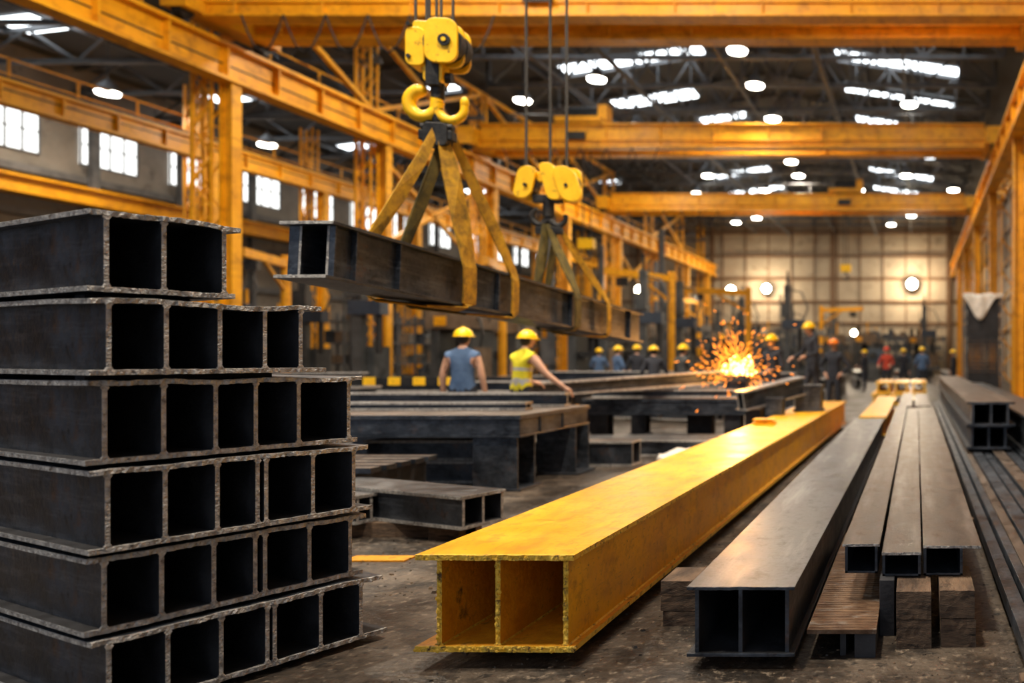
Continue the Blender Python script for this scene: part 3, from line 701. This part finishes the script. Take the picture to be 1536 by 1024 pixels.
mb=MB(); mb.box(0,.5,0,.5,0,.04); mb.box(.03,.47,.03,.47,.04,.42); mb.box(0,.5,0,.5,.42,.46); mb.box(.22,.28,-.0,.03,.04,.42); mb.box(-.3,-.04,-.9,-.6,0,.25); mb.box(-.32,-.02,-.92,-.58,.25,.28)
mb.obj('machined_steel_block',[steel],(-2.15,13.9,.55))
mb=MB(); mb.box(0,.3,0,.25,0,.03); mb.box(.04,.26,.03,.22,.03,.06); mb.box(0,.3,0,.25,.06,.075); mb.obj('yellow_clamp_plate',[yel],(-2.30,11.2,.55))
mb=MB()
for k in range(5): mb.box(-2.9+R(-.05,.05),-1.9+R(-.05,.05),17.6,18.7,k*.07,k*.07+.06)
mb.obj('steel_plate_pile',[steel],)
for k,(x,z) in enumerate(((-1.42,0),(-.86,0),(-.30,0),(-1.3,.36),(-.74,.36),(-.18,.36))):
    girder(.5,.34,3.4,[.08,.42],tf=.05,tw=.05,step=.1,seed=k).obj('yellow_steel_beam',[yel,yel_e,yel_in],(x,25+(z>0)*.2,z))
for (x,y,rot,L) in ((-9,12.6,1.5,4),(-12,20,1.4,5),(-7,17.5,1.55,3.5),(-4.5,17.8,1.2,3),(-3.2,25,0,7),(-5.2,26,.1,8),(-8,30,.05,8),(-1.2,40,0,6),(1.2,34,0,10),(-3,38,.1,7),(-11,33,1.5,5)):
    gbeam(.45,.4,L,[.1,.35],(x,y,.06),rot); gbeam(.45,.35,L*.9,[.1,.35],(x+.05,y+.1,.461),rot)
    mb=MB(); 
    d=Vector((-math.sin(rot),math.cos(rot),0)); c=Vector((x,y,0))+Vector((math.cos(rot),math.sin(rot),0))*.22
    for f in (.15,.8): p=c+d*L*f; mb.box(p.x-.2,p.x+.2,p.y-.08,p.y+.08,0,.06)
    for f in (.1,.35,.6,.85): p=c+d*L*f; used.append((p.x,p.y,.7))
    mb.obj('timber_bearer',[wood])
mb=MB(); mb.ell((0,0,0),(.5,.35,.16),0,28,14,0,.5); mb.ell((.35,.1,0),(.35,.3,.11),0,20,10,0,.5)
o=mb.obj('crumpled_sheet',[white],(-3.3,11.7,0)); 
tx=bpy.data.textures.new('c','CLOUDS'); tx.noise_scale=.10; dm=o.modifiers.new('d','DISPLACE'); dm.texture=tx; dm.strength=.14; dm.mid_level=.6
mb=MB(); 
for k in range(9): mb.box(k*.22,k*.22+.22,0,.06,1.0,1.14,k%2)
for x in (.1,1.8): mb.box(x,x+.06,0,.06,0,1.0,1); mb.box(x-.1,x+.16,-.3,.36,0,.04,1)
me=mb.mesh('hazard_barrier',[hooky,black])
for x,y in ((-12.3,14.2),(-10.2,14.1),(-14.6,14.4)): place('hazard_barrier',me,(x,y,0))
for x,y in ((-8.3,17.2),(-7.6,16.9),(-12.4,22)):
    mb=MB(); mb.box(0,.6,0,.5,.1,.6); mb.box(.05,.55,.05,.45,.6,.62,1); 
    for a in (0,.5):
        mb.box(a,a+.1,0,.5,0,.1,1)
    for i in range(4): mb.box(.08+i*.13,.1+i*.13,-.02,0,.12,.58)
    mb.obj('yellow_tool_crate',[yel,black],(x,y,.0))

# ------------------------------------------------------------------ background machines
def lathe():
    m=MB(); m.box(0,.7,0,.8,0,.9,0); m.box(2.3,2.9,0,.8,0,.9,0); m.box(0,3,.05,.75,.9,1.15,0); m.box(0,.9,.0,.8,1.15,2.0,1); m.cyl((.9,.4,1.5),(1.1,.4,1.5),.3,n=16,mat=2)
    m.cyl((1.1,.4,1.5),(2.3,.4,1.5),.1,n=10,mat=2); m.box(2.3,2.7,.2,.6,1.15,1.7,1); m.box(1.5,1.8,-.1,.7,1.15,1.3,2); m.box(.1,.5,-.1,0,1.4,1.8,2); m.cyl((.4,.4,2),(.4,.4,2.5),.04,n=6,mat=2)
    return m.mesh('lathe_machine',[mgreen,mblue,black])
def press():
    m=MB(); m.box(0,1.4,0,1.2,0,.6,0); m.box(0,.3,0,1.2,.6,2.4,0); m.box(1.1,1.4,0,1.2,.6,2.4,0); m.box(-.1,1.5,-.1,1.3,2.4,3.0,1); m.cyl((.7,.6,2.4),(.7,.6,1.7),.2,n=14,mat=2)
    m.box(.35,1.05,.2,1.0,1.5,1.7,2); m.box(1.45,1.8,0,.4,.8,1.8,1); m.cyl((.3,.6,3.0),(.3,.6,3.5),.12,n=10,mat=2); m.tube([(1.1,.1,2.9),(1.6,.1,2.7),(1.7,.1,2.2),(1.6,.1,1.8)],[.04]*4,6,2)
    m.cyl((.9,.6,3.0),(.9,.6,3.8),.05,n=8,mat=3); m.box(.2,.6,-.13,-.1,2.5,2.8,3)
    return m.mesh('hydraulic_press',[mgreen,mbrown,black,cry])
def rack():
    m=MB()
    for x in (0,1.2,2.4):
        for y in (0,.8): m.box(x,x+.08,y,y+.08,0,3.2,1)
    for z in (.4,1.2,2.0,2.8):
        m.box(0,2.48,0,.88,z,z+.06,1)
        x=.12
        while x<2.2:
            w=R(.15,.45); 
            if R(0,1)<.8: m.box(x,x+w*.9,.1,.7,z+.06,z+.06+R(.15,.55),random.choice((0,2,2,3,4)))
            x+=w
    return m.mesh('parts_rack',[mgreen,trussm,mbrown,steel,wallm])
def welder():
    m=MB(); m.box(0,.6,0,.9,.12,1.0,1); m.cyl((.1,-.02,.12),(.1,.06,.12),.12,n=12,mat=2); m.cyl((.5,-.02,.12),(.5,.06,.12),.12,n=12,mat=2); m.cyl((.3,.7,.1),(.3,.7,1.6),.11,n=12,mat=0); m.box(.1,.5,-.02,0,.6,.9,2)
    m.bar((.3,0,1.0),(.3,0,2.2),.06,2); m.bar((.3,0,2.2),(1.2,0,2.4),.06,2); m.box(1.1,1.3,-.1,.1,2.1,2.4,0)
    return m.mesh('welding_station',[mgreen,mblue,black])
def mast():
    m=MB(); m.box(-.4,.4,-.4,.4,0,.1,0); m.box(-.13,.13,-.12,.12,.1,4.6,0); m.box(-.2,.7,-.2,.2,2.7,3.1,1); m.cyl((.55,0,2.7),(.55,0,1.6),.09,n=10,mat=2); m.box(.2,.9,-.3,.3,.7,.9,0)
    m.cyl((0,0,4.6),(0,0,5.2),.05,n=8,mat=2); m.box(-.25,.15,-.2,.2,3.2,3.8,0)
    for k in range(6): m.bar((-.3,-.2,.4+k*.7),(-.3,.2,.4+k*.7),.04,0)
    for y in (-.2,.2): m.bar((-.3,y,.1),(-.3,y,4.2),.04,0)
    m.tube([(.1,0,4.4),(.6,0,4.3),(.9,0,3.6),(.7,0,3.1)],[.04]*4,6,0); m.box(-.3,.3,.15,.9,.1,1.8,0)
    return m.mesh('column_drill',[mgreen,mblue,black])
def jib():
    m=MB(); m.cyl((0,0,0),(0,0,4.8),.14,n=12,mat=0); m.box(-.1,3.2,-.08,.08,4.4,4.65,0); m.bar((0,0,3.6),(1.6,0,4.4),.08,0); m.box(2.3,2.6,-.15,.15,4.05,4.35,1); m.cyl((2.45,0,2.6),(2.45,0,4.1),.02,n=6,mat=1); m.cyl((0,0,0),(0,0,.06),.35,n=16,mat=0)
    return m.mesh('jib_crane',[cry,black])
kinds=[('lathe_machine',lathe(),1.6),('hydraulic_press',press(),1.1),('parts_rack',rack(),1.4),('parts_rack',rack(),1.4),('parts_rack',rack(),1.4),('welding_station',welder(),.9),('column_drill',mast(),.8)]
jm=jib()
jibs=((-9.5,31),(-14.5,28),(-20.5,26),(-12,44),(-6.2,52),(-21,36),(-8,38))
posts=((-13.5,29.5,7),(-11.0,34.5,7),(-14.2,36,6.5),(-15,46,7),(-9,56,7))
for x,y in jibs: used.append((x,y,.5))
for x,y,_ in posts: used.append((x,y,.4))
for x,y in ((-10.35,45),(-13.7,40),(-3.8,49)): used.append((x,y-1,.5)); used.append((x,y,.5))
def free(x,y,r):
    if any(abs(x-cx)<.9+r for cx in (-17.7,-25.2)): return False
    return all((x-a)**2+(y-b)**2>(r+c)**2 for a,b,c in used)
def put(k,x,y):
    me=k[1]; xs_=[v.co.x for v in me.vertices]; ys_=[v.co.y for v in me.vertices]
    cx,cy=(min(xs_)+max(xs_))/2,(min(ys_)+max(ys_))/2; a=random.choice((0,.05,-.06,math.pi/2)); 
    if k[0]!='welding_station' and a>1: a=.03
    used.append((x,y,k[2])); place(k[0],me,(x-cx*math.cos(a)+cy*math.sin(a),y-cx*math.sin(a)-cy*math.cos(a),0),a)
cnt=0
for _ in range(3000):
    x=R(-29,-5); y=R(19,66)
    if y<27 and x>-9.5: continue
    if x>-14 and y<19.5: continue
    if 1375+1200*x/y<330 : continue
    k=random.choice(kinds)
    if free(x,y,k[2]): put(k,x,y); cnt+=1
    if cnt>120: break
for _ in range(120):
    x=R(-4.5,1.0); y=R(48,66)
    k=random.choice(kinds)
    if free(x,y,k[2]): put(k,x,y)
for x,y in jibs: place('jib_crane',jm,(x,y,0),R(-2.5,-.5))
rm=rack()
for i in range(11): place('parts_rack',rm,(-29+i*2.9,68.3,0))
mb=MB()
for x,y,h in posts:
    mb.cyl((x,y,0),(x,y,h),.13,n=10); mb.box(x-.25,x+.25,y-.2,y-.14,1.2,2.2)
    mb.cyl((x,y,0),(x,y,.05),.3,n=12)
mb.obj('service_posts',[trussm])

# ------------------------------------------------------------------ sparks
mb=MB()
for i in range(700):
    a=R(0,2*math.pi); el=R(-.5,1.45); spd=abs(random.gauss(0,1))*.46+.05
    d=Vector((math.cos(a)*math.cos(el)-.25,math.sin(a)*math.cos(el)*.6,math.sin(el))).normalized()
    p=d*spd*R(.6,1.3); p.z=p.z*1.05-.14*spd*spd
    if p.z<-.45 and p.x>-.2: continue
    v=(d+Vector((0,0,-.5*spd))).normalized(); ln=R(.012,.06); r=R(.004,.009)
    mb.tube([p-v*ln,p,p+v*ln*.7],[r*.2,r,r*.2],5,0)
mb.ell((0,0,-.02),(.09,.06,.07),1,12,8); 
for k in range(150):
    d=Vector((random.gauss(0,1.2),random.gauss(0,.7),random.gauss(0,.8)+.1)).normalized()*R(.04,.30)
    mb.ell(d,(R(.008,.026),)*3,1 if k%3 else 0,6,4)
e=empty('grinding_sparks',(-3.10,13.95,1.28)); mb.obj('spark_spray',[spark_e,core_e],parent=e)
d=bpy.data.lights.new('s','POINT'); d.energy=220; d.color=(1,.42,.10); d.shadow_soft_size=.15
o=bpy.data.objects.new('spark_light',d); sc.collection.objects.link(o); o.location=(0,-.1,.15); o.parent=e
mb=MB(); mb.box(-3.35,-2.9,13.8,14.15,1.06,1.18); mb.box(-3.3,-2.95,13.85,14.1,.944,1.06); mb.obj('machined_steel_block',[steel])

# ------------------------------------------------------------------ people
def person(loc,rot,h,shirt,trouser,helmet,arms='down',lean=0,sleeve=None,vest=False,head_turn=0,legs='stand'):
    s=h/1.82
    def bend(p):
        p=Vector(p)
        if p.z>.93:
            q=p-Vector((0,0,.95)); q.rotate(Matrix.Rotation(-lean,3,'X')); p=q+Vector((0,0,.95))
        return p
    A={'down':(((.25,-.02,1.16),(.27,.06,.90)),((-.25,-.02,1.16),(-.27,.06,.90))),
       'work':(((.30,.06,1.18),(.26,.32,1.10)),((-.27,.02,1.17),(-.20,.28,1.12))),
       'reach':(((.36,.10,1.20),(.58,.26,1.02)),((-.25,.04,1.16),(-.12,.30,1.10))),
       'hips':(((.36,-.06,1.18),(.20,.05,1.02)),((-.36,-.06,1.18),(-.20,.05,1.02)))}[arms]
    J=[(0,0,.96,.135),(0,-.005,1.14,.13),(0,0,1.33,.15),(0,-.01,1.46,.10),(0,0,1.54,.055),(0,.015,1.60,.052)]
    Ed=[(0,1),(1,2),(2,3),(3,4),(4,5)]
    def add(p,r,par):
        J.append((p[0],p[1],p[2],r)); Ed.append((par,len(J)-1)); return len(J)-1
    for sd,(el,wr) in zip((1,-1),A):
        a=add((sd*.165,-.005,1.43),.078,3); b=add(el,.048,a); cc=add(wr,.032,b)
    st=.05 if legs=='stand' else .16
    for sd in (1,-1):
        a=add((sd*.095,0,.88),.10,0); b=add((sd*.11,.025+st*sd*.5,.49),.066,a); cc=add((sd*.12,-.01+st*sd,.09),.045,b); dd=add((sd*.135,.15+st*sd,.045),.04,cc)
    vs=[bend(j[:3]) for j in J]
    me=bpy.data.meshes.new('tmp'); me.from_pydata([tuple(v) for v in vs],Ed,[]); o=bpy.data.objects.new('tmp',me); sc.collection.objects.link(o)
    sk=o.modifiers.new('sk','SKIN'); sk.use_smooth_shade=True
    for i,j in enumerate(J):
        d=me.skin_vertices[0].data[i]; r=j[3]; d.radius=(r,r); d.use_root=(i==0)
    ss=o.modifiers.new('ss','SUBSURF'); ss.levels=2; ss.render_levels=2
    dg=bpy.context.evaluated_depsgraph_get(); nm=bpy.data.meshes.new_from_object(o.evaluated_get(dg)); bpy.data.objects.remove(o)
    for v in nm.vertices:
        q=v.co
        if q.z>.85 and abs(q.x)<.2 and abs(q.y)<.3 and lean<.2: q.y*=.82; q.x*=1.12
    mats=[shirt,trouser,skin,boot,sleeve or shirt,refl]
    nm.materials.clear()
    for m in mats: nm.materials.append(m)
    def seg(p,a,b):
        ab=b-a; t=max(0,min(1,(p-a).dot(ab)/ab.length_squared)); return (p-(a+ab*t)).length,t
    for p in nm.polygons:
        best=None
        for (a,b) in Ed:
            dd,t=seg(p.center,vs[a],vs[b]); dd-= (J[a][3]*(1-t)+J[b][3]*t)
            if best is None or dd<best[0]: best=(dd,a,b,t)
        _,a,b,t=best; k=0
        if a in(4,) or (a==3 and b==4): k=2
        elif b in (6,9): k=0
        elif b in (7,10): k=4
        elif b in (8,11): k=4 if sleeve is not skin else 2
        elif b>=12:
            k=1
            if b in (15,19): k=3
            elif b in (14,18) and t>.8: k=3
        elif p.center.z<.97 and lean<.3: k=1
        if vest and k==0:
            z=p.center.z
            if 1.06<z<1.12 or 1.24<z<1.29: k=5
        p.material_index=k; p.use_smooth=True
    e=empty('worker',loc,rot); e.scale=(s,s,s)
    place('body',nm,parent=e)
    hd=MB(); X=Matrix.Translation(bend((0,.02,1.60)))@Matrix.Rotation(head_turn,4,'Z')@Matrix.Rotation(-lean*.5,4,'X')
    hd.ell((0,.01,.085),(.076,.094,.115),0,18,14,X=X)
    hd.ell((0,.045,.02),(.045,.05,.045),0,12,8,X=X)
    hd.tube([(0,.098,.10),(0,.118,.065),(0,.103,.055)],[.008,.015,.010],8,0,X)
    for sd in (1,-1):
        hd.ell((sd*.078,0,.08),(.010,.020,.032),0,8,8,X=X)
        hd.ell((sd*.030,.090,.098),(.013,.010,.009),2,10,6,X=X); hd.ell((sd*.030,.099,.098),(.006,.004,.006),3,8,6,X=X)
        hd.bar((sd*.015,.098,.118),(sd*.045,.090,.118),.007,3,X=X)
    hd.box(-.022,.022,.094,.100,.026,.032,4,X)
    hd.ell((0,-.018,.085),(.081,.085,.095),3,16,10,X=X)
    for sd,(el,wr) in zip((1,-1),A):
        w=bend(wr); d=(w-bend(el)).normalized(); up=Vector((0,0,1)) if abs(d.z)<.8 else Vector((0,1,0)); sdv=d.cross(up).normalized(); nn=sdv.cross(d)
        hd.tube([w-d*.02,w+d*.03,w+d*.075,w+d*.09],[.026,.036,.036,.022],10,0)
        for i,(off,ln) in enumerate(((-.027,.075),(-.009,.085),(.009,.08),(.026,.062))):
            b=w+d*.08+sdv*off; hd.tube([b,b+d*ln*.45-nn*.008,b+d*ln*.8-nn*.028,b+d*ln*.9-nn*.045],[.009,.0085,.0075,.006],6,0)
        b=w+d*.025-sdv*.03*sd; hd.tube([b,b-sdv*.028*sd+d*.02,b-sdv*.035*sd+d*.055],[.012,.010,.007],6,0)
    hd.obj('head_and_hands',[skin,skin,eyew,hair,redc],parent=e)
    hm=MB(); hm.ell((0,0,.112),(.118,.142,.112),0,24,10,0,.5,X=X)
    n=28; vs2=[];fs=[]
    for i in range(n):
        a=2*math.pi*i/n; ex=1.10+(.22 if math.sin(a)>.3 else 0)*math.sin(a)
        for rr,z in ((.97,.114),(ex,.106),(ex,.100),(.97,.104)): vs2.append((.118*rr*math.cos(a),.142*rr*math.sin(a),z))
    for i in range(n):
        j=(i+1)%n
        for k in range(4): k2=(k+1)%4; fs.append((4*i+k,4*j+k,4*j+k2,4*i+k2))
    hm.add(vs2,fs,0,X,True); hm.tube([(0,-.12,.165),(0,-.06,.215),(0,0,.228),(0,.06,.215),(0,.12,.165)],[.008,.013,.014,.013,.008],8,0,X)
    hm.obj('hard_hat',[helmet],parent=e)
    return e
person((-6.58,11.6,0),.15,1.92,blue_c,navy,helm_y,'down',sleeve=skin)
person((-5.86,11.85,0),-.45,1.90,hivis,navy,helm_y,'reach',lean=.12,sleeve=skin,vest=True)
person((-7.9,22.6,0),.4,1.85,navy,navy,helm_y,'work'); person((-8.6,23,0),-.8,1.82,blue_c,navy,helm_y,'work')
person((-6.0,18.3,0),.4,1.80,navy,navy,helm_y,'work',lean=.3); person((-5.5,18.8,0),-.5,1.80,mgreen,navy,helm_y,'work')
person((-3.05,16.9,0),2.6,1.98,navy,navy,helm_y,'work')
person((-2.35,18.1,.34),2.2,1.95,navy,navy,helm_y,'work',lean=.1,legs='stride')
person((-2.05,19.8,0),2.9,1.95,navy,navy,helm_o,'hips')
person((-1.2,32,0),3.0,1.9,redc,navy,helm_r,'work'); person((-.55,33.2,0),.3,1.85,navy,navy,helm_y,'down')
person((.22,32,0),.2,1.9,blue_c,navy,helm_y,'work'); person((1.55,33.5,0),1.2,1.8,navy,navy,helm_y,'down')
person((-2.2,34,0),1.2,1.8,navy,navy,helm_y,'work'); person((-10.8,27.2,0),.2,1.8,blue_c,navy,helm_y,'work')

# ------------------------------------------------------------------ world + camera
w=bpy.data.worlds.new('World'); sc.world=w; w.use_nodes=True
w.node_tree.nodes['Background'].inputs[0].default_value=(.78,.87,1.0,1); w.node_tree.nodes['Background'].inputs[1].default_value=.55
cam=bpy.data.cameras.new('camera'); co=bpy.data.objects.new('camera',cam); sc.collection.objects.link(co)
co.location=(0,0,1.5); co.rotation_euler=(math.radians(90),0,0)
cam.sensor_width=36; cam.lens=28.125; cam.shift_x=-607/1536; cam.shift_y=23/1536
cam.dof.use_dof=True; cam.dof.focus_distance=4.3; cam.dof.aperture_fstop=.95
cam.clip_end=300
sc.camera=co
sc.view_settings.view_transform='Standard'
sc.view_settings.look='None'
